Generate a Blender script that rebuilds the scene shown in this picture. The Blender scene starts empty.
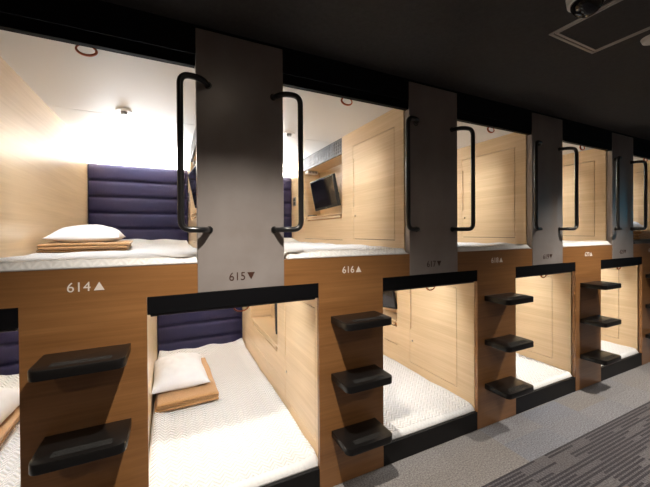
import bpy, bmesh, math, random
from mathutils import Vector, Matrix, noise
SC = bpy.context.scene
COL = SC.collection
PI = math.pi

# ------------------------------------------------------------------ measures (metres)
P = 1.17165                      # pitch of the capsules along the aisle
A, B = 0.6878, 1.0865            # ladder column between lower openings (capsule 616)
M, N = 0.1095, 0.5023            # metal panel (capsule 615)
Z_BED, Z_BEAM, Z_MTOP, Z_RAIL = 1.2058, 2.0616, 2.2257, 1.078
Z_CEIL = 2.24
CAM_H = 1.33755

# ------------------------------------------------------------------ materials
def mat(name, color=(.5, .5, .5), rough=.5, metal=0, spec=None, coat=0, sheen=0):
    m = bpy.data.materials.new(name); m.use_nodes = True
    b = m.node_tree.nodes['Principled BSDF']
    b.inputs['Base Color'].default_value = (*color, 1)
    b.inputs['Roughness'].default_value = rough
    b.inputs['Metallic'].default_value = metal
    if spec is not None: b.inputs['Specular IOR Level'].default_value = spec
    if coat: b.inputs['Coat Weight'].default_value = coat; b.inputs['Coat Roughness'].default_value = .15
    if sheen: b.inputs['Sheen Weight'].default_value = sheen
    return m
def nd(m, t, **kw):
    n = m.node_tree.nodes.new(t)
    for k, v in kw.items(): setattr(n, k, v)
    return n
def lk(m, a, b): m.node_tree.links.new(a, b)
def bsdf(m): return m.node_tree.nodes['Principled BSDF']
def coords(m, scale=(1, 1, 1), rot=(0, 0, 0)):
    tc = nd(m, 'ShaderNodeTexCoord'); mp = nd(m, 'ShaderNodeMapping')
    mp.inputs['Scale'].default_value = scale; mp.inputs['Rotation'].default_value = rot
    lk(m, tc.outputs['Object'], mp.inputs['Vector']); return mp.outputs['Vector']
def ramp(m, fac, stops):
    r = nd(m, 'ShaderNodeValToRGB'); e = r.color_ramp.elements
    while len(e) < len(stops): e.new(.5)
    for i, (p, c) in enumerate(stops): e[i].position = p; e[i].color = (*c, 1)
    lk(m, fac, r.inputs['Fac']); return r.outputs['Color']
def bump(m, h, strength=.3, dist=.002):
    b = nd(m, 'ShaderNodeBump'); b.inputs['Strength'].default_value = strength; b.inputs['Distance'].default_value = dist
    lk(m, h, b.inputs['Height']); lk(m, b.outputs['Normal'], bsdf(m).inputs['Normal'])
def math_node(m, op, a, b=None, c=None):
    n = nd(m, 'ShaderNodeMath', operation=op)
    for i, v in enumerate((a, b, c)):
        if v is None: continue
        if isinstance(v, (int, float)): n.inputs[i].default_value = v
        else: lk(m, v, n.inputs[i])
    return n.outputs[0]

def wood(name, dark, light, rough, coat=0, scale=70, rot=(0, 0, 0), soft=0.5):
    m = mat(name, light, rough, coat=coat)
    v = coords(m, (1.6, 1.6, scale), rot)
    n1 = nd(m, 'ShaderNodeTexNoise'); n1.inputs['Scale'].default_value = 1.3; n1.inputs['Detail'].default_value = 5
    n1.inputs['Roughness'].default_value = .62; lk(m, v, n1.inputs['Vector'])
    v2 = coords(m, (.7, .7, scale * .13), rot)
    n2 = nd(m, 'ShaderNodeTexNoise'); n2.inputs['Scale'].default_value = 1.1; n2.inputs['Detail'].default_value = 3
    n2.inputs['Distortion'].default_value = .6; lk(m, v2, n2.inputs['Vector'])
    s = math_node(m, 'MULTIPLY_ADD', n1.outputs['Fac'], soft, math_node(m, 'MULTIPLY', n2.outputs['Fac'], 1 - soft))
    c = ramp(m, s, [(.36, dark), (.64, light)])
    lk(m, c, bsdf(m).inputs['Base Color'])
    bump(m, n1.outputs['Fac'], .08, .0006)
    return m

M_FACE = wood('walnut_stained_front', (.195, .084, .026), (.305, .142, .050), .33, coat=.25, scale=60)
M_EDGE = wood('walnut_edge', (.33, .13, .045), (.45, .20, .08), .4, scale=60)
M_MAPLE = wood('pale_maple', (.58, .415, .235), (.72, .545, .345), .34, coat=.15, scale=75, rot=(0, 0, 0))
M_MAPLE_D = wood('orange_maple_recess', (.42, .19, .06), (.55, .28, .10), .45, scale=60)
M_CEIL_IN = mat('off_white_ceiling_board', (.69, .67, .635), .55)
M_BACK = mat('white_back_wall', (.82, .80, .76), .6)
M_BLACK = mat('matt_black_beam', (.006, .006, .008), .8, spec=.15)
M_RAIL = mat('black_blind_housing', (.004, .004, .005), .6, spec=.08)
M_PLINTH = mat('black_plinth', (.006, .0055, .006), .5, spec=.25)
M_STEP = mat('black_moulded_step', (.005, .0045, .0045), .34, spec=.4)
M_TUBE = mat('black_powder_coated_tube', (.010, .010, .011), .3, coat=.2)
M_SCREEN = mat('black_glossy_screen', (.006, .006, .008), .08)
M_PLASTIC = mat('black_plastic', (.015, .015, .016), .35)
M_WHITE_P = mat('white_plastic', (.72, .70, .67), .4)
M_GREY_P = mat('grey_plastic', (.22, .21, .20), .4)
M_STRAP = mat('tan_leather_strap', (.50, .10, .025), .45)
M_NUM_L = mat('pale_lettering', (.80, .72, .66), .5)
M_NUM_D = mat('brown_lettering', (.050, .018, .010), .5)
M_CHROME = mat('brushed_chrome', (.6, .58, .55), .25, 1)
M_DARKGAP = mat('dark_gap', (.05, .03, .02), .8)

def metal_panel_mat():
    m = mat('grey_metal_panel', (.16, .145, .14), .33, .25)
    v = coords(m, (3, 3, 3))
    n = nd(m, 'ShaderNodeTexNoise'); n.inputs['Scale'].default_value = 2; n.inputs['Detail'].default_value = 4; lk(m, v, n.inputs['Vector'])
    lk(m, ramp(m, n.outputs['Fac'], [(.3, (.265, .232, .218)), (.7, (.32, .288, .278))]), bsdf(m).inputs['Base Color'])
    n3 = nd(m, 'ShaderNodeTexNoise'); n3.inputs['Scale'].default_value = 160; lk(m, v, n3.inputs['Vector'])
    r = math_node(m, 'MULTIPLY_ADD', n3.outputs['Fac'], .10, .31); lk(m, r, bsdf(m).inputs['Roughness'])
    return m
M_METAL = metal_panel_mat()

def leather():
    m = mat('navy_leather', (.010, .0075, .035), .6, spec=.3)
    v = coords(m); n = nd(m, 'ShaderNodeTexVoronoi'); n.inputs['Scale'].default_value = 260; lk(m, v, n.inputs['Vector'])
    bump(m, n.outputs['Distance'], .12, .0008); return m
M_LEATHER = leather()

def quilt():
    m = mat('white_herringbone_quilt', (.80, .79, .78), .8, sheen=.2)
    tc = nd(m, 'ShaderNodeTexCoord'); s = nd(m, 'ShaderNodeSeparateXYZ'); lk(m, tc.outputs['Object'], s.inputs[0])
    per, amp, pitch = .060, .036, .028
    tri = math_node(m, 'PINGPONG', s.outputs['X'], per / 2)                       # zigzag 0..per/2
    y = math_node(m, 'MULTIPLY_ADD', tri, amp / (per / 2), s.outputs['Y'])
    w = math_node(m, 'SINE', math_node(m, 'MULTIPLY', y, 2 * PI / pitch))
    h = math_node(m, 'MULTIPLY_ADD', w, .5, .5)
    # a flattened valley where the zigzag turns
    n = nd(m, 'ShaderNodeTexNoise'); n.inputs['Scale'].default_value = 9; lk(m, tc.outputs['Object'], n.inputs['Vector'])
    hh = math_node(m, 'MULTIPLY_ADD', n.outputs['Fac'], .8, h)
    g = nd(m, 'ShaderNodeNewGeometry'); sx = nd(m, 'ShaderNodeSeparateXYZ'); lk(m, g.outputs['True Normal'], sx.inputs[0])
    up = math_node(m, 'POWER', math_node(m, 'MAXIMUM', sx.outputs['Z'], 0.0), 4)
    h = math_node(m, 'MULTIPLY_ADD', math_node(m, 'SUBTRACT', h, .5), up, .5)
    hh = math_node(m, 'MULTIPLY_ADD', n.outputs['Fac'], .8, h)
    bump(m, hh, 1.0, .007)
    lk(m, ramp(m, h, [(0, (.64, .63, .62)), (.6, (.83, .825, .82))]), bsdf(m).inputs['Base Color'])  # shade of the quilting grooves painted into the colour
    return m
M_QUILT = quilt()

def cloth(name, c1, c2, sc, rough=.85, st=.35):
    m = mat(name, c2, rough, sheen=.3)
    v = coords(m); n = nd(m, 'ShaderNodeTexNoise'); n.inputs['Scale'].default_value = sc; n.inputs['Detail'].default_value = 4; lk(m, v, n.inputs['Vector'])
    lk(m, ramp(m, n.outputs['Fac'], [(.3, c1), (.7, c2)]), bsdf(m).inputs['Base Color'])
    bump(m, n.outputs['Fac'], st, .003); return m
M_PILLOW = cloth('white_pillowcase', (.69, .69, .70), (.74, .74, .75), 14, st=.2)
M_BLANKET = cloth('caramel_fleece', (.36, .19, .07), (.45, .25, .105), 130, .95, .6)
M_SHADEPAD = cloth('shade_black_mattress', (.012, .011, .012), (.02, .018, .018), 60)  # mattress colour blackened to stand for the shadow under the blanket

def carpet_mat():
    m = mat('grey_tile_carpet', (.2, .2, .2), .95, sheen=.15)
    tc = nd(m, 'ShaderNodeTexCoord'); s = nd(m, 'ShaderNodeSeparateXYZ'); lk(m, tc.outputs['Object'], s.inputs[0])
    X, Y = s.outputs['X'], s.outputs['Y']
    def cell(sx, sy, ox=0, oy=0):
        cx = math_node(m, 'FLOOR', math_node(m, 'MULTIPLY', math_node(m, 'ADD', X, ox), 1 / sx))
        cy = math_node(m, 'FLOOR', math_node(m, 'MULTIPLY', math_node(m, 'ADD', Y, oy), 1 / sy))
        c = nd(m, 'ShaderNodeCombineXYZ'); lk(m, cx, c.inputs[0]); lk(m, cy, c.inputs[1])
        w = nd(m, 'ShaderNodeTexWhiteNoise', noise_dimensions='3D'); lk(m, c.outputs[0], w.inputs['Vector']); return w.outputs['Value']
    fine = nd(m, 'ShaderNodeTexNoise'); fine.inputs['Scale'].default_value = 120; fine.inputs['Detail'].default_value = 2
    lk(m, tc.outputs['Object'], fine.inputs['Vector'])
    # plain border: rectangles of grey, brown grey and blue grey
    plain = ramp(m, cell(.42, .17, .23, .003), [(0, (.195, .182, .178)), (.45, (.225, .212, .21)), (.7, (.175, .182, .212)), (1, (.25, .24, .245))])
    # patterned runner: blocks of fine lines running along the aisle
    cval = cell(.25, .125, .1, .091)
    l1 = math_node(m, 'FRACT', math_node(m, 'MULTIPLY', Y, 1 / .0208))
    row = math_node(m, 'FLOOR', math_node(m, 'MULTIPLY', Y, 1 / .0208))
    c = nd(m, 'ShaderNodeCombineXYZ'); lk(m, row, c.inputs[0])
    lk(m, math_node(m, 'FLOOR', math_node(m, 'MULTIPLY', X, 1 / .25)), c.inputs[1])
    w = nd(m, 'ShaderNodeTexWhiteNoise', noise_dimensions='3D'); lk(m, c.outputs[0], w.inputs['Vector'])
    thr = math_node(m, 'MULTIPLY_ADD', cval, .45, .52)
    line = math_node(m, 'MULTIPLY', math_node(m, 'LESS_THAN', l1, .58), math_node(m, 'LESS_THAN', w.outputs['Value'], thr))
    tk = math_node(m, 'FRACT', math_node(m, 'MULTIPLY', X, 1 / .0208))
    dash = math_node(m, 'MULTIPLY', math_node(m, 'LESS_THAN', tk, .3), math_node(m, 'GREATER_THAN', cval, .30))
    base = ramp(m, cell(.5, .25, .1, .091), [(0, (.085, .079, .086)), (.5, (.118, .110, .116)), (1, (.062, .057, .068))])
    mx = nd(m, 'ShaderNodeMixRGB'); lk(m, line, mx.inputs['Fac']); lk(m, base, mx.inputs['Color1']); mx.inputs['Color2'].default_value = (.012, .009, .016, 1)
    mx2 = nd(m, 'ShaderNodeMixRGB'); lk(m, math_node(m, 'MULTIPLY', dash, .65), mx2.inputs['Fac']); lk(m, mx.outputs[0], mx2.inputs['Color1']); mx2.inputs['Color2'].default_value = (.035, .030, .038, 1)
    isrun = math_node(m, 'LESS_THAN', Y, -.341)
    mix = nd(m, 'ShaderNodeMixRGB'); lk(m, isrun, mix.inputs['Fac']); lk(m, plain, mix.inputs['Color1']); lk(m, mx2.outputs[0], mix.inputs['Color2'])
    br = nd(m, 'ShaderNodeMixRGB', blend_type='MULTIPLY'); br.inputs['Fac'].default_value = 1
    lk(m, mix.outputs[0], br.inputs['Color1'])
    lk(m, ramp(m, fine.outputs['Fac'], [(.35, (.62, .62, .62)), (.65, (1.32, 1.32, 1.32))]), br.inputs['Color2'])
    lk(m, br.outputs[0], bsdf(m).inputs['Base Color'])
    bump(m, fine.outputs['Fac'], .8, .004)
    return m
M_CARPET = carpet_mat()

def ceil_mat():
    m = mat('dark_textured_ceiling', (.035, .032, .031), .9)
    v = coords(m); n = nd(m, 'ShaderNodeTexNoise'); n.inputs['Scale'].default_value = 60; n.inputs['Detail'].default_value = 4; lk(m, v, n.inputs['Vector'])
    bump(m, n.outputs['Fac'], .4, .003)
    lk(m, ramp(m, n.outputs['Fac'], [(.3, (.026, .023, .022)), (.7, (.036, .032, .030))]), bsdf(m).inputs['Base Color']); return m
M_CEIL = ceil_mat()
M_WALL = mat('brown_aisle_wall', (.20, .155, .12), .7)
def emis(name, c, s):
    m = mat(name, (.8, .8, .8)); b = bsdf(m)
    b.inputs['Emission Color'].default_value = (*c, 1); b.inputs['Emission Strength'].default_value = s; return m
M_LED = emis('white_led_diffuser', (1, .99, .96), 9)
M_LAMP = emis('downlight_lens', (1, .88, .70), 25)
M_BLUE = emis('blue_lit_sign_face', (.08, .65, 1), 9)

# ------------------------------------------------------------------ geometry helpers
def box(bm, x0, x1, y0, y1, z0, z1, bev=0, seg=2):
    r = bmesh.ops.create_cube(bm, size=1)
    vs = r['verts']
    for v in vs:
        v.co = Vector(((x0 + x1) / 2 + v.co.x * (x1 - x0), (y0 + y1) / 2 + v.co.y * (y1 - y0), (z0 + z1) / 2 + v.co.z * (z1 - z0)))
    if bev:
        es = list({e for v in vs for e in v.link_edges})
        bmesh.ops.bevel(bm, geom=es, offset=bev, segments=seg, profile=.5, affect='EDGES')
def slab(bm, pts, z0, z1, bev=0, seg=2):
    """vertical prism over an outline in x, y"""
    lo = [bm.verts.new((x, y, z0)) for x, y in pts]; hi = [bm.verts.new((x, y, z1)) for x, y in pts]
    n = len(pts); fs = [bm.faces.new(lo[::-1]), bm.faces.new(hi)]
    for i in range(n): fs.append(bm.faces.new((lo[i], lo[(i + 1) % n], hi[(i + 1) % n], hi[i])))
    if bev:
        es = [e for f in fs[:2] for e in f.edges]
        bmesh.ops.bevel(bm, geom=es, offset=bev, segments=seg, profile=.5, affect='EDGES')
def cyl(bm, c, r, h, axis='Z', seg=28, r2=None):
    mt = Matrix.Translation(c)
    if axis == 'X': mt = mt @ Matrix.Rotation(PI / 2, 4, 'Y')
    if axis == 'Y': mt = mt @ Matrix.Rotation(PI / 2, 4, 'X')
    bmesh.ops.create_cone(bm, cap_ends=True, segments=seg, radius1=r, radius2=r if r2 is None else r2, depth=h, matrix=mt)
def tube(bm, path, r, seg=14, closed=False, flat=1.0):
    path = [Vector(p) for p in path]; n = len(path); rings = []; up = None
    for i in range(n):
        if closed: t = path[(i + 1) % n] - path[i - 1]
        else: t = path[min(i + 1, n - 1)] - path[max(i - 1, 0)]
        t.normalize()
        if up is None: up = t.orthogonal().normalized()
        up = (up - t * up.dot(t)).normalized(); s = t.cross(up)
        rings.append([bm.verts.new(path[i] + up * math.cos(2 * PI * k / seg) * r + s * math.sin(2 * PI * k / seg) * r * flat) for k in range(seg)])
    for i in range(n if closed else n - 1):
        a, b = rings[i], rings[(i + 1) % n]
        for k in range(seg): bm.faces.new((a[k], a[(k + 1) % seg], b[(k + 1) % seg], b[k]))
    if not closed: bm.faces.new(rings[0][::-1]); bm.faces.new(rings[-1])
def fillet(pts, r, n=7):
    pts = [Vector(p) for p in pts]; out = [pts[0]]
    for i in range(1, len(pts) - 1):
        a = (pts[i - 1] - pts[i]); b = (pts[i + 1] - pts[i]); rr = min(r, a.length * .49, b.length * .49)
        p0 = pts[i] + a.normalized() * rr; p2 = pts[i] + b.normalized() * rr
        for k in range(n + 1):
            t = k / n; out.append(p0 * (1 - t) ** 2 + pts[i] * 2 * t * (1 - t) + p2 * t * t)
    out.append(pts[-1]); return out
def link(name, bm, m, parent=None, loc=None, smooth=False, rot=None):
    bmesh.ops.recalc_face_normals(bm, faces=bm.faces[:])
    me = bpy.data.meshes.new(name); bm.to_mesh(me); bm.free()
    me.materials.append(m)
    if smooth:
        for p in me.polygons: p.use_smooth = True
    o = bpy.data.objects.new(name, me); COL.objects.link(o)
    if parent: o.parent = parent
    if loc: o.location = loc
    if rot: o.rotation_euler = rot
    if smooth == 'auto':
        md = o.modifiers.new('edges', 'EDGE_SPLIT'); md.split_angle = math.radians(35)
    return o
def BM(): return bmesh.new()
def tag(o, label=None, cat=None, group=None, kind=None):
    if label: o['label'] = label
    if cat: o['category'] = cat
    if group: o['group'] = group
    if kind: o['kind'] = kind
    return o
def thing(name, loc, label, cat, group=None):
    o = bpy.data.objects.new(name, None); COL.objects.link(o); o.location = loc; o.empty_display_size = .05
    return tag(o, label, cat, group)
def struct(name, boxes, m, bev=0):
    bm = BM()
    for b in boxes: box(bm, *b, bev)
    return tag(link(name, bm, m), kind='structure')
def clone(o, parent=None):
    c = o.copy(); COL.objects.link(c); c.parent = parent
    for ch in list(o.children): clone(ch, c)
    return c

# ------------------------------------------------------------------ lettering
def text_mesh(body, size):
    cu = bpy.data.curves.new('sign', 'FONT'); cu.body = body; cu.size = size; cu.extrude = .0006; cu.space_character = 1.02
    cu.offset = 0.0
    tmp = bpy.data.objects.new('tmp', cu); COL.objects.link(tmp)
    dg = bpy.context.evaluated_depsgraph_get(); me = bpy.data.meshes.new_from_object(tmp.evaluated_get(dg))
    bpy.data.objects.remove(tmp); bpy.data.curves.remove(cu)
    return me
def number_sign(body, up, x, z, m, parent, wide=.072, high=.036):
    """digits plus a triangle, standing on a face that looks towards -y; x, z of the lower left corner"""
    me = text_mesh(body, .05)
    xs = [v.co.x for v in me.vertices]; ys = [v.co.y for v in me.vertices]
    kx = wide / (max(xs) - min(xs)); ky = high / (max(ys) - min(ys)); x0, y0 = min(xs), min(ys)
    bm = BM(); bm.from_mesh(me); bpy.data.meshes.remove(me)
    for v in bm.verts: v.co = Vector(((v.co.x - x0) * kx, -.0006 - v.co.z, (v.co.y - y0) * ky))
    a, b = wide + .010, wide + .045; t = high * .93
    pts = [(a, .001), (b, .001), ((a + b) / 2, t)] if up else [(a, t), (b, t), ((a + b) / 2, .001)]
    f = [bm.verts.new((px, -.0012, pz)) for px, pz in pts]; k = [bm.verts.new((px, 0, pz)) for px, pz in pts]
    bm.faces.new(f); bm.faces.new(k[::-1])
    for i in range(3): bm.faces.new((f[i], k[i], k[(i + 1) % 3], f[(i + 1) % 3]))
    return link('number_sign', bm, m, parent, (x, 0, z))

# ------------------------------------------------------------------ building: floor, ceiling, outer walls
XL, XR, YB, YW = -2.6, 9.2, 2.22, -2.75
struct('floor', [(XL, XR, YW, YB, -.06, 0)], M_CARPET)
struct('ceiling', [(XL, XR, YW, .02, Z_CEIL, Z_CEIL + .06)], M_CEIL)
struct('wall_front', [(XL, XR, YW - .08, YW, 0, Z_CEIL)], M_WALL)
struct('wall_left', [(XL - .08, XL, YW, YB, 0, Z_CEIL)], M_WALL)
struct('wall_right', [(XR, XR + .08, YW, YB, 0, Z_CEIL)], M_WALL)
struct('wall_back', [(XL, XR, YB, YB + .06, 0, Z_CEIL + .1)], M_WALL)
# plain wood cladding where the row of capsules ends
struct('trim_2', [(A + 4 * P + .002, XR, 0, .024, 0, Z_RAIL), (N + 4 * P + .002, XR, 0, .024, Z_RAIL, Z_CEIL)], M_FACE)
struct('trim_3', [(XL, A - 2 * P - .002, 0, .024, 0, Z_RAIL), (XL, N - 2 * P - .002, 0, .024, Z_RAIL, Z_CEIL)], M_FACE)
# black beam above the upper bunks
struct('trim_1', [(XL, XR, .0425, .06, Z_BEAM + .058, Z_CEIL + .02), (N - 2 * P, N + 4 * P, .002, .0425, Z_BEAM + .052, Z_CEIL + .02)], M_BLACK)

# ------------------------------------------------------------------ capsule shells
W_L = -.655 - N           # left wall of an upper capsule, measured from its left metal panel's right edge
def upper_x(k):           # k = 0 for 614, 1 for 616 ...
    xl = N - P + k * P + .014
    xr = .176 if k == 0 else 1.275 + (k - 1) * P
    return xl, xr
def lower_x(k):           # k = 0 for 613, 1 for 615 ...
    return -.115 + (k - 1) * P, .705 + (k - 1) * P
Y_BACK = 2.14
def shell(xl, xr, z0, z1, cab, seam=True):
    """side walls, back wall, ceiling and floor of one capsule"""
    struct('wall_left', [(xl - .018, xl, .042, Y_BACK, z0, z1 + .02)], M_MAPLE)
    struct('wall_back', [(xl, xr + cab, Y_BACK, Y_BACK + .02, z0, z1 + .02)], M_BACK)
    if seam: bs = [(xl, xr + cab, .0615, .984, z1, z1 + .018), (xl, xr + cab, .990, Y_BACK, z1, z1 + .018)]
    else: bs = [(xl, xr + cab, .0615, Y_BACK, z1, z1 + .018)]
    struct('ceiling', bs, M_CEIL_IN)

# ------------------------------------------------------------------ furniture builders
def side_cabinet(xw, z, ztop, d, label, yo=0, y_end=Y_BACK - .002):
    """fitted unit on the right side of a capsule. d: heights of its features"""
    t = thing('side_cabinet', (xw, 0, z), label, 'cabinet', 'fitted side cabinets in the capsules')
    dep = .205
    Z = lambda v: v - z
    y0 = .042
    da, db, dz0, dz1 = .09 + yo, .60 + yo, d['door0'], d['door1']
    na, nb, nz0, nz1 = .768 + yo, 1.62 + yo, d['niche0'], d['niche1']
    sa, sb, sz0, sz1 = .776 + yo, 1.54 + yo, d['slot0'], d['slot1']
    th = .018
    bm = BM()
    top = ztop - .001
    # flush front, with openings for the door, the niche and the shelf slot
    box(bm, 0, th, y0, da, 0, Z(top)); box(bm, 0, th, da, db, 0, Z(dz0)); box(bm, 0, th, da, db, Z(dz1), Z(top))
    box(bm, 0, th, db, na, 0, Z(top)); box(bm, 0, th, nb, y_end, 0, Z(top))
    box(bm, 0, th, na, nb, 0, Z(d['panel'])); box(bm, 0, th, na, nb, Z(sz1), Z(nz0)); 
    box(bm, 0, th, na, sa, Z(d['panel']) + .004, Z(sz1)); box(bm, 0, th, sb, nb, Z(d['panel']) + .004, Z(sz1))
    box(bm, 0, th, sa, sb, Z(d['panel']) + .004, Z(sz0))
    # niche lining
    box(bm, th, dep, na, nb, Z(nz0) - .008, Z(nz0)); box(bm, dep - .01, dep, na, nb, Z(nz0), Z(top))
    box(bm, th, dep, na - .018, na, Z(nz0) - .018, Z(top)); box(bm, th, dep, nb, nb + .018, Z(nz0) - .018, Z(top))
    box(bm, th, dep, na, nb, Z(nz1), Z(nz1) + .012)
    link('carcass', bm, M_MAPLE, t)
    bm = BM(); box(bm, .045, .047, sa - .003, sb + .003, Z(sz0) - .003, Z(sz1) + .003); box(bm, .0181, .047, sa, sb, Z(sz0) - .003, Z(sz0)); box(bm, .0181, .047, sa - .003, sa, Z(sz0), Z(sz1)); box(bm, .0181, .047, sb, sb + .003, Z(sz0), Z(sz1));     link('slot_lining', bm, M_MAPLE_D, t)
    bm = BM(); box(bm, .0185, .02, da - .01, db + .01, Z(dz0) - .01, Z(dz1) + .01)
    box(bm, .0185, .02, na, nb, Z(d['panel']) - .01, Z(d['panel']) + .01)
    link('shadow_gap', bm, M_DARKGAP, t)
    # pale lip inside the slot
    bm = BM(); box(bm, .002, .012, sa + .045, sb - .02, Z(sz0) + .010, Z(sz1) - .008, .002); link('shelf_lip', bm, M_MAPLE, t)
    # door with a notched finger pull
    g0, g1 = d['pull0'], d['pull1']; q = .004
    bm = BM(); box(bm, .0005, th, da + q, db - .018, Z(dz0) + q, Z(dz1) - q)
    box(bm, .0005, th, db - .018, db - q, Z(dz0) + q, Z(g0)); box(bm, .0005, th, db - .018, db - q, Z(g1), Z(dz1) - q)
    door = link('door', bm, M_MAPLE, t)
    bm = BM(); box(bm, .012, .017, db - .018, db - q, Z(g0), Z(g1)); link('finger_pull', bm, M_MAPLE_D, door)
    bm = BM(); cyl(bm, (-.001, db - .035, Z(d['lock'])), .008, .006, 'X', 20); link('lock', bm, M_CHROME, door, smooth='auto')
    # ribbed louvre above the niche
    bm = BM(); zt = Z(ztop) - .002; zb = Z(nz1) + .001; n = 5
    for zc in (zb + .003, zt - .003): box(bm, .002, .0138, na + .001, nb - .001, zc - .003, zc + .003)
    for i in range(n):
        zc = zb + (zt - zb) * (i + .5) / n
        box(bm, .004, .0138, na + .001, nb - .001, zc - .002, zc + .002)
    link('louvre_backing', (lambda b: (box(b, .0141, .018, na, nb, zb, zt), b)[-1])(BM()), M_DARKGAP, t)
    k = 26
    for i in range(k):
        yc = na + (nb - na) * (i + .5) / k; box(bm, .002, .0138, yc - .0075, yc + .0075, zb, zt)
    link('louvre', bm, M_LOUV, t)
    return t
M_LOUV = mat('silver_grey_louvre', (.13, .127, .13), .4, .4)

def tv(x, y, z, back_x, label, yaw=.129, tilt=.18):
    t = thing('television', (x, y, z), label, 'television', 'small televisions in the capsules')
    n = Vector((-math.cos(yaw), -math.sin(yaw), 0)); r = Vector((math.sin(yaw), -math.cos(yaw), 0)); u = Vector((0, 0, 1)) * math.cos(tilt) + n * math.sin(tilt)
    nn = r.cross(u); nn = nn if nn.dot(n) > 0 else -nn
    mt = Matrix((r, nn, u)).transposed().to_4x4()    # local x right, y towards viewer, z up
    w, h = .40, .285; roll = math.radians(4)
    mt = mt @ Matrix.Rotation(-roll, 4, 'Y')
    def L(name, bm, m, par):
        bmesh.ops.transform(bm, matrix=mt, verts=bm.verts); return link(name, bm, m, par)
    bm = BM(); box(bm, -w / 2, w / 2, -.03, 0, -h / 2, h / 2, .004); box(bm, -w / 2 + .06, w / 2 - .06, -.045, -.028, -h / 2 + .04, h / 2 - .05, .006)
    L('casing', bm, M_PLASTIC, t)
    bm = BM(); box(bm, -w / 2 + .012, w / 2 - .012, -.001, .0015, -h / 2 + .022, h / 2 - .012); scr = L('screen', bm, M_SCREEN, t)
    bm = BM(); box(bm, -.018, .018, 0, .0012, -h / 2 + .006, -h / 2 + .012); L('maker_badge', bm, M_GREY_P, t)
    bm = BM()
    tube(bm, fillet([(.03, 0, 0), (.07, .0, .0), (back_x, .05, .0)], .02), .009)
    cyl(bm, (back_x - .006, .05, 0), .035, .008, 'X'); link('wall_arm', bm, M_PLASTIC, t, smooth='auto')
    return t

def headboard(xl, xr, z0, z1, n, label, seams0):
    t = thing('headboard', ((xl + xr) / 2, 2.0, z0), label, 'headboard', 'padded headboards at the capsule ends')
    hw = (xr - xl) / 2 - .003
    bm = BM(); box(bm, -hw, hw, .012, .05, 0, z1 - z0, .004); link('backing_board', bm, M_PLASTIC, t)
    prof = []
    zs = [z1 - z0 - i * seams0 for i in range(n)] + [0]
    for a, b in zip(zs[:-1], zs[1:]):
        for i in range(9):
            s = i / 8; zz = a + (b - a) * s; e = (math.sin(PI * min(max(s, .0), 1))) ** .32
            prof.append((.010 - .013 * e, zz))
    bm = BM(); cols = []
    xs = [-hw, -hw + .004, -hw + .012, -hw * .5, 0, hw * .5, hw - .012, hw - .004, hw]; ins = [.02, .008, .001, 0, 0, 0, .001, .008, .02]
    for x, i_ in zip(xs, ins): cols.append([bm.verts.new((x, min(y + i_, .02), z)) for y, z in prof])
    for a, b in zip(cols[:-1], cols[1:]):
        for i in range(len(prof) - 1): bm.faces.new((a[i], b[i], b[i + 1], a[i + 1]))
    link('padded_cover', bm, M_LEATHER, t, smooth=True)
    return t

def mattress(xl, xr, z, thick, label, m, seed, amp=.012, y0=.0, y1=1.985, lift=.006):
    w = xr - xl; t = None
    bm = BM(); nx, ny = 44, 90; g = []
    for j in range(ny + 1):
        v = j / ny; row = []
        for i in range(nx + 1):
            u = i / nx
            x = (u - .5) * (w - .008); y = y0 + v * (y1 - y0)
            ex = min(u, 1 - u) * w; ey = min(v, 1 - v) * (y1 - y0)
            r = .03
            k = 1
            for e in (ex, ey):
                if e < r: k *= math.sqrt(max(0, 1 - (1 - e / r) ** 2)) * .75 + .25
            nz = noise.noise(Vector((x * 3.0 + seed, y * 2.6, seed))) * amp + noise.noise(Vector((x * 9 + seed, y * 7, seed + 4))) * amp * .35
            side = max(0, 1 - ex / .10)                       # ruffled long edges turn up against the walls
            ruff = side * (lift + .012 * noise.noise(Vector((seed * 2, y * 6.5, 3))))
            back = max(0, 1 - (y1 - y) / .22); ruff += back * (.052 + .022 * noise.noise(Vector((x * 7, seed, 9))))
            z_ = thick * k + (nz + ruff) * min(1, ey / .04) * min(1, .35 + ex / .03)
            row.append(bm.verts.new((x, y, max(z_, .004))))
        g.append(row)
    for j in range(ny):
        for i in range(nx): bm.faces.new((g[j][i], g[j][i + 1], g[j + 1][i + 1], g[j + 1][i]))
    rim = [g[0][i] for i in range(nx + 1)] + [g[j][nx] for j in range(1, ny + 1)] + [g[ny][i] for i in range(nx - 1, -1, -1)] + [g[j][0] for j in range(ny - 1, 0, -1)]
    lo = [bm.verts.new((v.co.x, v.co.y, 0)) for v in rim]; n = len(rim)
    for i in range(n): bm.faces.new((rim[i], lo[i], lo[(i + 1) % n], rim[(i + 1) % n]))
    bm.faces.new(lo)
    o = link('mattress', bm, m, None, ((xl + xr) / 2, 0, z), True)
    return tag(o, label, 'mattress', 'quilted white mattresses in the capsules' if m is M_QUILT else None)

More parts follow.
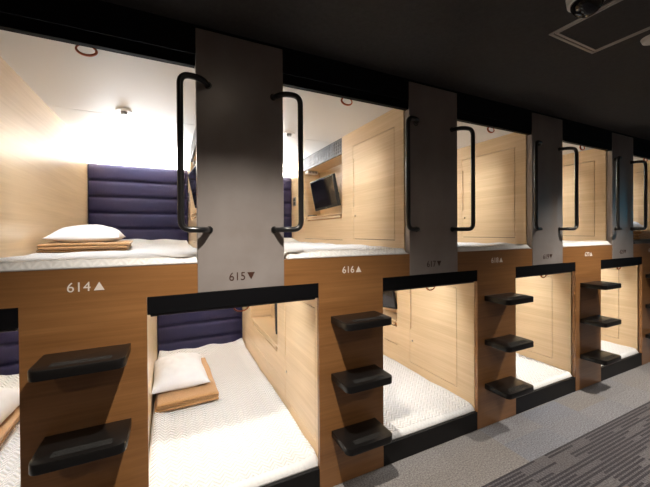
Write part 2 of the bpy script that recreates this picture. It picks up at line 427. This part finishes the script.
def pillow_bm(w, d, h, seed):
    bm = BM(); n = 36; top = []; bot = []
    for sgn, store in ((1, top), (-1, bot)):
        for j in range(n + 1):
            row = []
            for i in range(n + 1):
                u = i / n * 2 - 1; v = j / n * 2 - 1
                pin = 1 - .10 * (1 - abs(u) ** 2.2) * abs(v) ** 3; pinu = 1 - .10 * (1 - abs(v) ** 2.2) * abs(u) ** 3
                x = u * w / 2 * pinu; y = v * d / 2 * pin
                f = max(0, (1 - abs(u) ** 2.3)) ** .52 * max(0, (1 - abs(v) ** 2.3)) ** .52
                wr = noise.noise(Vector((x * 9 + seed, y * 9, sgn))) * .011 + noise.noise(Vector((x * 24, y * 24 + seed, 2))) * .003
                edge = min(1, f * 2.2)
                z = (h * (.66 if sgn > 0 else .34) * f + wr * edge * (1 if sgn > 0 else .3)) * sgn
                row.append((x, y, z))
            store.append(row)
    V = {}
    def vert(s, j, i):
        e = i in (0, n) or j in (0, n); k = (0 if e else s, j, i)
        if k not in V:
            c = (top if s > 0 else bot)[j][i]; V[k] = bm.verts.new(c if not e else (c[0], c[1], 0))
        return V[k]
    for s in (1, -1):
        for j in range(n):
            for i in range(n): bm.faces.new((vert(s, j, i), vert(s, j, i + 1), vert(s, j + 1, i + 1), vert(s, j + 1, i)))
    zmin = min(v.co.z for v in bm.verts)
    for v in bm.verts: v.co.z -= zmin
    return bm
def pillow(x, y, z, rz, label, seed=0, rx=0, w=.36, d=.50, h=.125):
    o = link('pillow', pillow_bm(w, d, h, seed), M_PILLOW, None, (x, y, z), True); o.rotation_euler = (rx, 0, rz)
    return tag(o, label, 'pillow', 'white pillows lying on folded blankets')
def blanket(x, y, z, rz, label, seed=0, w=.39, d=.62, h=.060):
    bm = BM(); n = 3; lay = h / n
    for k in range(n):
        sh = (.004 * k, -.006 * k)
        hw = w / 2 - .004 * ((k * 7 + seed) % 3); hd = d / 2 - .005 * ((k * 5 + seed) % 3)
        zc = lay * (k + .5)
        nu, nv = 26, 40; G = []
        for j in range(nv + 1):
            v = j / nv * 2 - 1; row = []
            for i in range(nu * 2):
                # closed section across x: top then bottom
                th = PI * i / nu; c = math.cos(th); s = math.sin(th)
                px = math.copysign(abs(c) ** .24, c) * hw; pz = math.copysign(abs(s) ** .35, s) * lay * .56
                taper = 1 - max(0, abs(v) - .985) / .015 * .75
                py = math.copysign(min(abs(v), .99) + max(0, abs(v) - .99) * .4, v) * hd
                wr = noise.noise(Vector((px * 6 + seed, py * 6, k))) * .009
                row.append(bm.verts.new((px + sh[0] + noise.noise(Vector((py * 5, k, seed))) * .005, py + sh[1] + noise.noise(Vector((px * 6, k + 5, seed))) * .006, zc + pz * taper + (wr * (k / 2)))))
            G.append(row)
        m_ = nu * 2
        for j in range(nv):
            for i in range(m_): bm.faces.new((G[j][i], G[j][(i + 1) % m_], G[j + 1][(i + 1) % m_], G[j + 1][i]))
        bm.faces.new(G[0][::-1]); bm.faces.new(G[-1])
    zmin = min(v.co.z for v in bm.verts)
    for v in bm.verts: v.co.z -= zmin
    o = link('folded_blanket', bm, M_BLANKET, None, (x, y, z), True); o.rotation_euler = (0, 0, rz)
    return tag(o, label, 'blanket', 'folded caramel blankets under the pillows')

def pull_ring(parent, x, y, z):
    bm = BM(); pts = []
    for k in range(24):
        a = 2 * PI * k / 24; pts.append((math.cos(a) * .033, 0, math.sin(a) * .020 - .018))
    tube(bm, pts, .0060, 8, True, .55); link('pull_loop', bm, M_STRAP, parent, (x, y, z), True)

def led_cove(xl, xr, z, power, label, tilt=.35):
    w = xr - xl - .06
    t = thing('cove_light', ((xl + xr) / 2, 2.093, z), label, 'cove light', 'cove lights behind the headboards')
    bm = BM(); box(bm, -w / 2, w / 2, -.02, .02, -.03, -.006); link('channel', bm, M_WHITE_P, t)
    bm = BM(); box(bm, -w / 2 + .01, w / 2 - .01, -.014, .014, -.006, 0, .002); link('diffuser', bm, M_LED, t)
    ld = bpy.data.lights.new('cove_glow', 'AREA'); ld.shape = 'RECTANGLE'; ld.size = w - .02; ld.size_y = .03; ld.energy = power; ld.color = (.93, .965, 1)
    lo = bpy.data.objects.new('glow', ld); COL.objects.link(lo); lo.parent = t; lo.location = (0, -.004, .004); lo.rotation_euler = (PI + tilt, 0, 0)
    return t

def fill_strip(xl, xr, y, z, power, label, ang, spread=110, wmax=.7):  # unseen fill lamp, added to brighten the front of each capsule
    w = min(xr - xl - .04, wmax)
    t = thing('fill_light', ((xl + xr) / 2, y, z), label, 'fill light', 'added fill lights inside the capsule openings')
    bm = BM(); box(bm, -w / 2, w / 2, -.004, .006, -.010, .010); link('channel', bm, M_WHITE_P, t)
    ld = bpy.data.lights.new('fill_glow', 'AREA'); ld.shape = 'RECTANGLE'; ld.size = w; ld.size_y = .015; ld.energy = power; ld.color = (.93, .965, 1); ld.spread = math.radians(spread)
    lo = bpy.data.objects.new('glow', ld); COL.objects.link(lo); lo.parent = t; lo.location = (0, .009, 0); lo.rotation_euler = (ang, 0, 0)
    return t

# ------------------------------------------------------------------ the capsules
UP = dict(door0=1.284, door1=1.997, niche0=1.499, niche1=1.980, slot0=1.452, slot1=1.488, panel=1.272, pull0=1.530, pull1=1.900, lock=1.461)
LO = dict(door0=.205, door1=.93, niche0=.515, niche1=.925, slot0=.462, slot1=.500, panel=.30, pull0=.50, pull1=.86, lock=.40)
CU, CLO = 2.113, 1.095
up_names = ['614', '616', '618', '620', '622']; lo_names = ['613', '615', '617', '619', '621', '623']
UPW = [70] * 6; LPW = [60] * 6
for k, nm in list(enumerate(up_names)) + [(-1, 'next')]:
    xl, xr = upper_x(k)
    where = {'next': 'upper capsule left of 614', '614': 'upper capsule 614', '616': 'upper capsule 616', '618': 'upper capsule 618', '620': 'upper capsule 620', '622': 'farthest upper capsule'}[nm]
    shell(xl, xr, Z_BED - .025, CU, .21)
    struct('floor', [(xl - .018, xr + .21, .03, Y_BACK, Z_BED - .075, Z_BED - .0255)], M_MAPLE)
    side_cabinet(xr, Z_BED - .025, CU, UP, 'pale maple side wall cabinet with TV niche in the %s' % where, .04)
    hb = headboard(xl, xr, Z_BED - .024, 1.97, 6, 'navy padded headboard at the far end of the %s' % where, .1465)
    led_cove(xl, xr, 1.965, UPW[k], 'bright cove light above the headboard of the %s' % where)
    tv(xr + .016, 1.20, 1.698, .178, 'small black television in the side niche of the %s' % where)
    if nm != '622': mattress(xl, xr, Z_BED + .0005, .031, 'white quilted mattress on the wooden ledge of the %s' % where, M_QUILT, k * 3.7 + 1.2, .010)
    else: mattress(xl, xr, Z_BED + .0005, .036, 'mattress painted black as shade on the ledge of the %s' % where, M_SHADEPAD, 9.1, .003)
    fill_strip(xl, xr, .066, 2.095, 7, 'added fill light inside the opening top of the %s' % where, math.radians(46), 95, .30)
    # small ceiling sensor
    xc = (-.251 if k == 0 else .849 + (k - 1) * P)
    s = thing('ceiling_sensor', (xc, .888, CU), 'round white sensor on the ceiling of the %s' % where, 'sensor', 'round ceiling sensors')
    bm = BM(); cyl(bm, (0, 0, -.003), .042, .006, r2=.046); link('flange', bm, M_WHITE_P, s, smooth='auto')
    bm = BM(); cyl(bm, (0, 0, -.014), .016, .018, r2=.02); link('lens', bm, M_GREY_P, s, smooth='auto')
    # grey switch plate and vent box
    s = thing('switch_plate', (xr, 1.91 if k else 1.83, 1.685), 'small dark switch plate beside the headboard of the %s' % where, 'switch', 'dark switch plates')
    bm = BM(); box(bm, -.007, 0, -.04, .04, -.05, .05, .002); link('plate', bm, M_GREY_P, s)
    for q in (-.022, .022):
        bm = BM(); box(bm, -.011, -.006, -.028, .028, q - .016, q + .016, .002); link('rocker', bm, M_PLASTIC, s)
    s = thing('speaker_box', (xr + .08, 1.63, 1.980), 'small white speaker box under the louvre of the %s' % where, 'speaker', 'small white boxes under the louvres')
    bm = BM(); box(bm, -.06, .06, -.05, .05, -.032, 0, .004); link('case', bm, M_WHITE_P, s)
    bm = BM()
    for q in range(6): box(bm, -.05 + q * .017, -.04 + q * .017, -.052, -.0495, -.027, -.006)
    link('grille', bm, M_GREY_P, s)
    if nm == '616':
        s = thing('remote_control', (xr + .06, 1.56, 1.4995), 'small black remote control on the niche shelf of upper capsule 616', 'remote control')
        bm = BM(); box(bm, -.022, .022, -.075, .075, 0, .018, .004); link('body', bm, M_PLASTIC, s)
        bm = BM()
        for a_ in range(2):
            for b_ in range(4): box(bm, -.014 + a_ * .017, -.003 + a_ * .017, -.055 + b_ * .025, -.040 + b_ * .025, .018, .0195)
        link('buttons', bm, M_GREY_P, s)
    # roller blind housing with its loop, under the beam
    a, b = N - P + k * P + .002, M + k * P - .002
    s = thing('roller_blind', ((a + b) / 2, .0, Z_BEAM), 'black roller blind housing over the opening of the %s' % where, 'roller blind', 'black blind housings over the upper capsules')
    bm = BM(); box(bm, a - (a + b) / 2, b - (a + b) / 2, .0, .030, 0, .050, .002); link('housing', bm, M_RAIL, s)
    pull_ring(s, (-.286 + k * P) - (a + b) / 2, .045, .014)

for k, nm in enumerate(lo_names):
    xl, xr = lower_x(k)
    where = {'613': 'leftmost lower capsule', '615': 'lower capsule 615', '617': 'lower capsule 617', '619': 'lower capsule left of column 620', '621': 'lower capsule right of column 620', '623': 'farthest lower capsule'}[nm]
    shell(xl, xr, .1125, CLO, .21, False)
    struct('floor', [(xl - .018, xr + .21, .03, Y_BACK, .04, .112)], M_MAPLE)
    side_cabinet(xr, .112, CLO, LO, 'pale maple side wall cabinet with TV niche in the %s' % where, 0 if k < 2 else .1)
    headboard(xl, xr, .114, .92, 5, 'navy padded headboard at the far end of the %s' % where, .1625)
    led_cove(xl, xr, .915, LPW[k], 'bright cove light above the headboard of the %s' % where)
    tv(*((xr + .062, 1.04, .70, .135) if nm == '615' else (xr + .034, 1.20, .715, .16)), 'small black television in the side niche of the %s' % where, *((-.27, .02) if nm == '615' else (.129, .18)))
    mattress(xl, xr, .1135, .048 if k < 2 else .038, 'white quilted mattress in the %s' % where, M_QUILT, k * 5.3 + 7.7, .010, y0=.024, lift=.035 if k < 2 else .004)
    fill_strip(xl, xr, .062, 1.06, 7, 'added fill light behind the blind rail of the %s' % where, math.radians(48), 130, .30)
    # black plinth below the mattress
    a, b = B - P + (k - 1) * P, A + (k - 1) * P
    s = tag(link('bed_plinth', (lambda bm: (box(bm, a + .001, b - .001, .002, .0215, 0, .120, .002), bm)[-1])(BM()), M_PLINTH),
            'black plinth board under the opening of the %s' % where, 'plinth', 'black plinths under the lower capsules')
    # black blind rail across the top of the opening
    s = thing('roller_blind', ((a + b) / 2, 0, 1.003), 'black blind rail across the opening of the %s' % where, 'roller blind', 'black blind rails over the lower capsules')
    hw = (b - a) / 2 - .0015
    bm = BM(); box(bm, -hw, hw, .0, .055, 0, .0745, .002); link('housing', bm, M_RAIL, s)
    bm = BM(); box(bm, -hw + .01, hw - .01, .018, .034, -.012, -.0005, .003); link('hem_bar', bm, M_STRAP if False else M_PLASTIC, s)
    pull_ring(s, 0, .030, .006)

# ------------------------------------------------------------------ beddings
blanket(-.445, 1.02, 1.237, .06, 'folded caramel blanket on the mattress of upper capsule 614', 1, w=.415, d=.70, h=.048)
pillow(-.455, 1.02, 1.271, .05, 'white pillow on the folded blanket in upper capsule 614', 2, w=.36, d=.54)
blanket(.092, 1.21, .168, .03, 'folded caramel blanket on the mattress of lower capsule 615', 3, w=.40, d=.74)
pillow(.060, 1.23, .204, .03, 'white pillow on the folded blanket in lower capsule 615', 5, h=.17, d=.58, w=.385)
blanket(.125 - P, 1.04, .168, .03, 'folded caramel blanket in the leftmost lower capsule', 4, w=.40, d=.74)
pillow(.130 - P, 1.06, .206, -.05, 'white pillow on the folded blanket in the leftmost lower capsule', 8, h=.18, d=.58, w=.38)
blanket(4.42, .36, 1.243, .1, 'folded caramel blanket in the farthest upper capsule, on a shade-black mattress', 6, h=.085)
pillow(4.42, .34, 1.318, .1, 'white pillow on the folded blanket in the farthest upper capsule', 11, h=.14)

# ------------------------------------------------------------------ wooden fronts with their steps and numbers
def front_panel(k):
    nm = up_names[k] if k >= 0 else 'next'; x0 = A + (k - 1) * P
    word = {'next': 'stained wood front with black steps left of the leftmost lower capsule', '614': 'stained wood front with number 614 and three black steps', '616': 'stained wood front with number 616 and three black steps',
            '618': 'stained wood front with number 618 and three black steps', '620': 'stained wood front with number 620 and three black steps',
            '622': 'farthest stained wood front at the right edge with black steps'}[nm]
    t = thing('wood_front_panel', (x0, 0, 0), word, 'front panel', 'stained wood fronts with steps between the capsules')
    bl, br = N - P + (k * P) - x0, M + k * P - x0          # band under the upper opening
    cw = B - A
    th = .024
    outline = [(0, .004), (cw, .004), (cw, Z_RAIL), (br, Z_RAIL), (br, Z_BED), (bl, Z_BED), (bl, Z_RAIL), (0, Z_RAIL)]
    bm = BM()
    f = [bm.verts.new((x, 0, z)) for x, z in outline]; r = [bm.verts.new((x, th, z)) for x, z in outline]
    bm.faces.new(f[::-1]); bm.faces.new(r)
    for i in range(8): bm.faces.new((f[i], f[(i + 1) % 8], r[(i + 1) % 8], r[i]))
    link('board', bm, M_FACE, t)
    for zz in (.90, .60, .30):
        xa, xb, d = .068, .341, .175
        pts = [(xa, 0), (xb, 0), (xb, -d + .03)]
        for a in (1, 2, 3): pts.append((xb - .03 + .03 * math.cos(a * PI / 8), -d + .03 - .03 * math.sin(a * PI / 8)))
        pts.append((xb - .03, -d)); pts.append((xa + .03, -d))
        for a in (1, 2, 3): pts.append((xa + .03 - .03 * math.sin(a * PI / 8), -d + .03 - .03 * math.cos(a * PI / 8)))
        pts.append((xa, -d + .03))
        bm = BM(); slab(bm, [(x, y - .0005) for x, y in pts], zz - .036, zz, .004)
        st = link('step', bm, M_STEP, t, smooth='auto')
        bm = BM()
        for q in range(4): box(bm, xa + .055, xb - .045, -d + .022 + q * .0085, -d + .027 + q * .0085, zz, zz + .0012)
        g = link('grip_strip', bm, M_GRIP, st); g['label'] = 'grey ribbed grip strip'
    if k >= 0:
        number_sign(nm, True, -.345 + k * P - x0, 1.119, M_NUM_L, t)
    return t
M_GRIP = mat('grey_rubber_grip', (.024, .024, .024), .6, spec=.2)
for k in range(-1, 5): front_panel(k)
# left neighbour of 614: only its rail end shows

# ------------------------------------------------------------------ metal panels with handles
def metal_panel(k):
    nm = {-1: 'next', 0: '615', 1: '617', 2: '619', 3: '621', 4: 'last'}[k]; x0 = M + k * P; w = N - M
    lab = {'next': 'tall grey metal panel left of upper capsule 614', 'last': 'tall grey metal panel at the far end beyond the last opening', '615': 'tall grey metal panel with number 615, nearest and largest', '617': 'tall grey metal panel with number 617 between two openings',
           '619': 'dark grey metal panel, third from the left', '621': 'dark grey metal panel farthest right, reflecting a blue light'}[nm]
    t = thing('metal_panel', (x0, 0, Z_RAIL), lab, 'metal panel', 'grey metal panels with handles between the upper capsules')
    bm = BM(); box(bm, 0, w, -.002, .041, 0.0008, Z_MTOP - Z_RAIL, .0015, 1); link('plate', bm, M_METAL, t)
    for sx, xa, xb in ((-1, .049, -.066), (1, w - .049, w + .064)):
        zt_, zb_ = 1.985 - Z_RAIL, 1.352 - Z_RAIL
        pts = [(xa, 0, zt_), (xa + sx * .030, -.060, zt_), (xb, -.068, zt_), (xb, -.068, zb_), (xa + sx * .030, -.060, zb_), (xa, 0, zb_)]
        bm = BM(); tube(bm, fillet(pts, .042, 9), .0128, 16)
        h = link('handle', bm, M_TUBE, t, smooth=True)
        for z_ in (zt_, zb_):
            bm = BM(); cyl(bm, (xa, -.004, z_), .0155, .005, 'Y'); link('rosette', bm, M_TUBE, h, smooth='auto')
    if 0 <= k < 4: number_sign(nm, False, .133, 1.121 - Z_RAIL, M_NUM_D, t, .071, .037).location.y = -.002
for k in range(-1, 5): metal_panel(k)

# ------------------------------------------------------------------ things on the aisle ceiling
t = thing('access_hatch', (1.575, -.613, Z_CEIL), 'square ceiling access hatch with pale metal frame', 'hatch')
w = .37; f = .016
bm = BM()
for a, b_ in ((0, .011), (.017, .027)):
    for (x0, x1, y0, y1) in ((a, w - a, -a, -b_), (a, w - a, -w + a, -w + b_), (a, b_, -w + a, -a), (w - b_, w - a, -w + a, -a)):
        box(bm, min(x0, x1), max(x0, x1), min(y0, y1), max(y0, y1), -.004, 0)
link('frame', bm, mat('hatch_frame_aluminium', (.34, .315, .30), .4, .3), t)
bm = BM(); box(bm, .0275, w - .0275, -w + .0275, -.0275, -.003, 0); link('lid', bm, M_CEIL, t)
t = thing('security_camera', (1.441, -.827, Z_CEIL), 'dome security camera on the ceiling beside the hatch', 'camera')
bm = BM(); cyl(bm, (0, 0, -.016), .062, .032, r2=.066, seg=36); link('base', bm, M_WHITE_P, t, smooth='auto')
bm = BM(); bmesh.ops.create_uvsphere(bm, u_segments=32, v_segments=20, radius=.053)
for v in bm.verts: v.co.z = min(v.co.z, 0)
link('dome', bm, M_SCREEN, t, (0, 0, -.030), True)
t = thing('smoke_detector', (2.05, -.812, Z_CEIL), 'pale round smoke detector on the ceiling right of the hatch', 'smoke detector')
bm = BM(); cyl(bm, (0, 0, -.008), .042, .016, r2=.048, seg=32); link('body', bm, M_WHITE_P, t, smooth='auto')
bm = BM(); cyl(bm, (0, 0, -.021), .022, .010, r2=.028, seg=28); link('cap', bm, M_WHITE_P, t, smooth='auto')

def downlight(x, y, label, power, soft=.012, cone=112):
    t = thing('downlight', (x, y, Z_CEIL), label, 'downlight', 'recessed downlights along the aisle')
    bm = BM(); tube(bm, [(math.cos(a * PI / 16) * .05, math.sin(a * PI / 16) * .05, -.003) for a in range(32)], .006, 8, True); link('rim', bm, M_PLASTIC, t, smooth=True)
    bm = BM(); cyl(bm, (0, 0, -.002), .03, .003); link('lens', bm, M_LAMP, t)
    ld = bpy.data.lights.new('spot', 'SPOT'); ld.energy = power; ld.spot_size = math.radians(cone); ld.spot_blend = 1; ld.shadow_soft_size = soft; ld.color = (1, .91, .79)
    lo = bpy.data.objects.new('spot', ld); COL.objects.link(lo); lo.parent = t; lo.location = (0, 0, -.02)
downlight(.30, -.75, 'downlight above the aisle in front of panel 615', 215)
downlight(3.15, -.75, 'downlight above the aisle beyond the hatch', 215)
downlight(6.0, -.75, 'downlight at the far end of the aisle', 200)
downlight(-2.2, -.75, 'downlight at the near end of the aisle', 100)

for dx, dl in ((-1.0, 'added fill light behind the viewer at the near end'), (1.3, 'added fill light along the opposite side, left of the hatch'), (3.6, 'added fill light along the opposite side, beyond the hatch'), (5.9, 'added fill light along the opposite side at the far end')):
    downlight(dx, -2.1, dl, 48, .06, 165)  # added row of fill lamps behind the view, lifting the aisle light
# blue lit sign far down the aisle, seen mirrored in the last metal panel
t = thing('lit_sign', (8.95, -2.35, 1.72), 'small blue lit sign at the far end of the aisle', 'sign')
bm = BM(); box(bm, -.03, .03, -.22, .22, -.12, .12, .006); link('case', bm, M_WHITE_P, t)
bm = BM(); box(bm, -.034, -.029, -.20, .20, -.10, .10); link('lit_face', bm, M_BLUE, t)

# ------------------------------------------------------------------ world, camera, view
wd = bpy.data.worlds.new('world'); SC.world = wd; wd.use_nodes = True
wd.node_tree.nodes['Background'].inputs[0].default_value = (.02, .02, .022, 1); wd.node_tree.nodes['Background'].inputs[1].default_value = 1
yaw, pit, rol = .4503, -.0067, -.0065
r = Vector((math.cos(yaw), -math.sin(yaw), 0)); fw = Vector((math.sin(yaw) * math.cos(pit), math.cos(yaw) * math.cos(pit), math.sin(pit)))
u = Vector((-math.sin(yaw) * math.sin(pit), -math.cos(yaw) * math.sin(pit), math.cos(pit)))
R_ = r * math.cos(rol) + u * math.sin(rol); U_ = -r * math.sin(rol) + u * math.cos(rol)
cd = bpy.data.cameras.new('camera'); co = bpy.data.objects.new('camera', cd); COL.objects.link(co)
mw = Matrix((R_, U_, -fw)).transposed().to_4x4(); mw.translation = Vector((0, -1.5, CAM_H)); co.matrix_world = mw
cd.sensor_width = 36; cd.lens = 36 * 322.13 / 650; cd.shift_y = -(243.5 - 234.4966) / 650; cd.clip_start = .02
SC.camera = co
vs = SC.view_settings; vs.view_transform = 'Standard'; vs.look = 'None'; vs.exposure = .1; vs.gamma = 1; vs.use_curve_mapping = False
SC.cycles.max_bounces = 10; SC.cycles.diffuse_bounces = 6
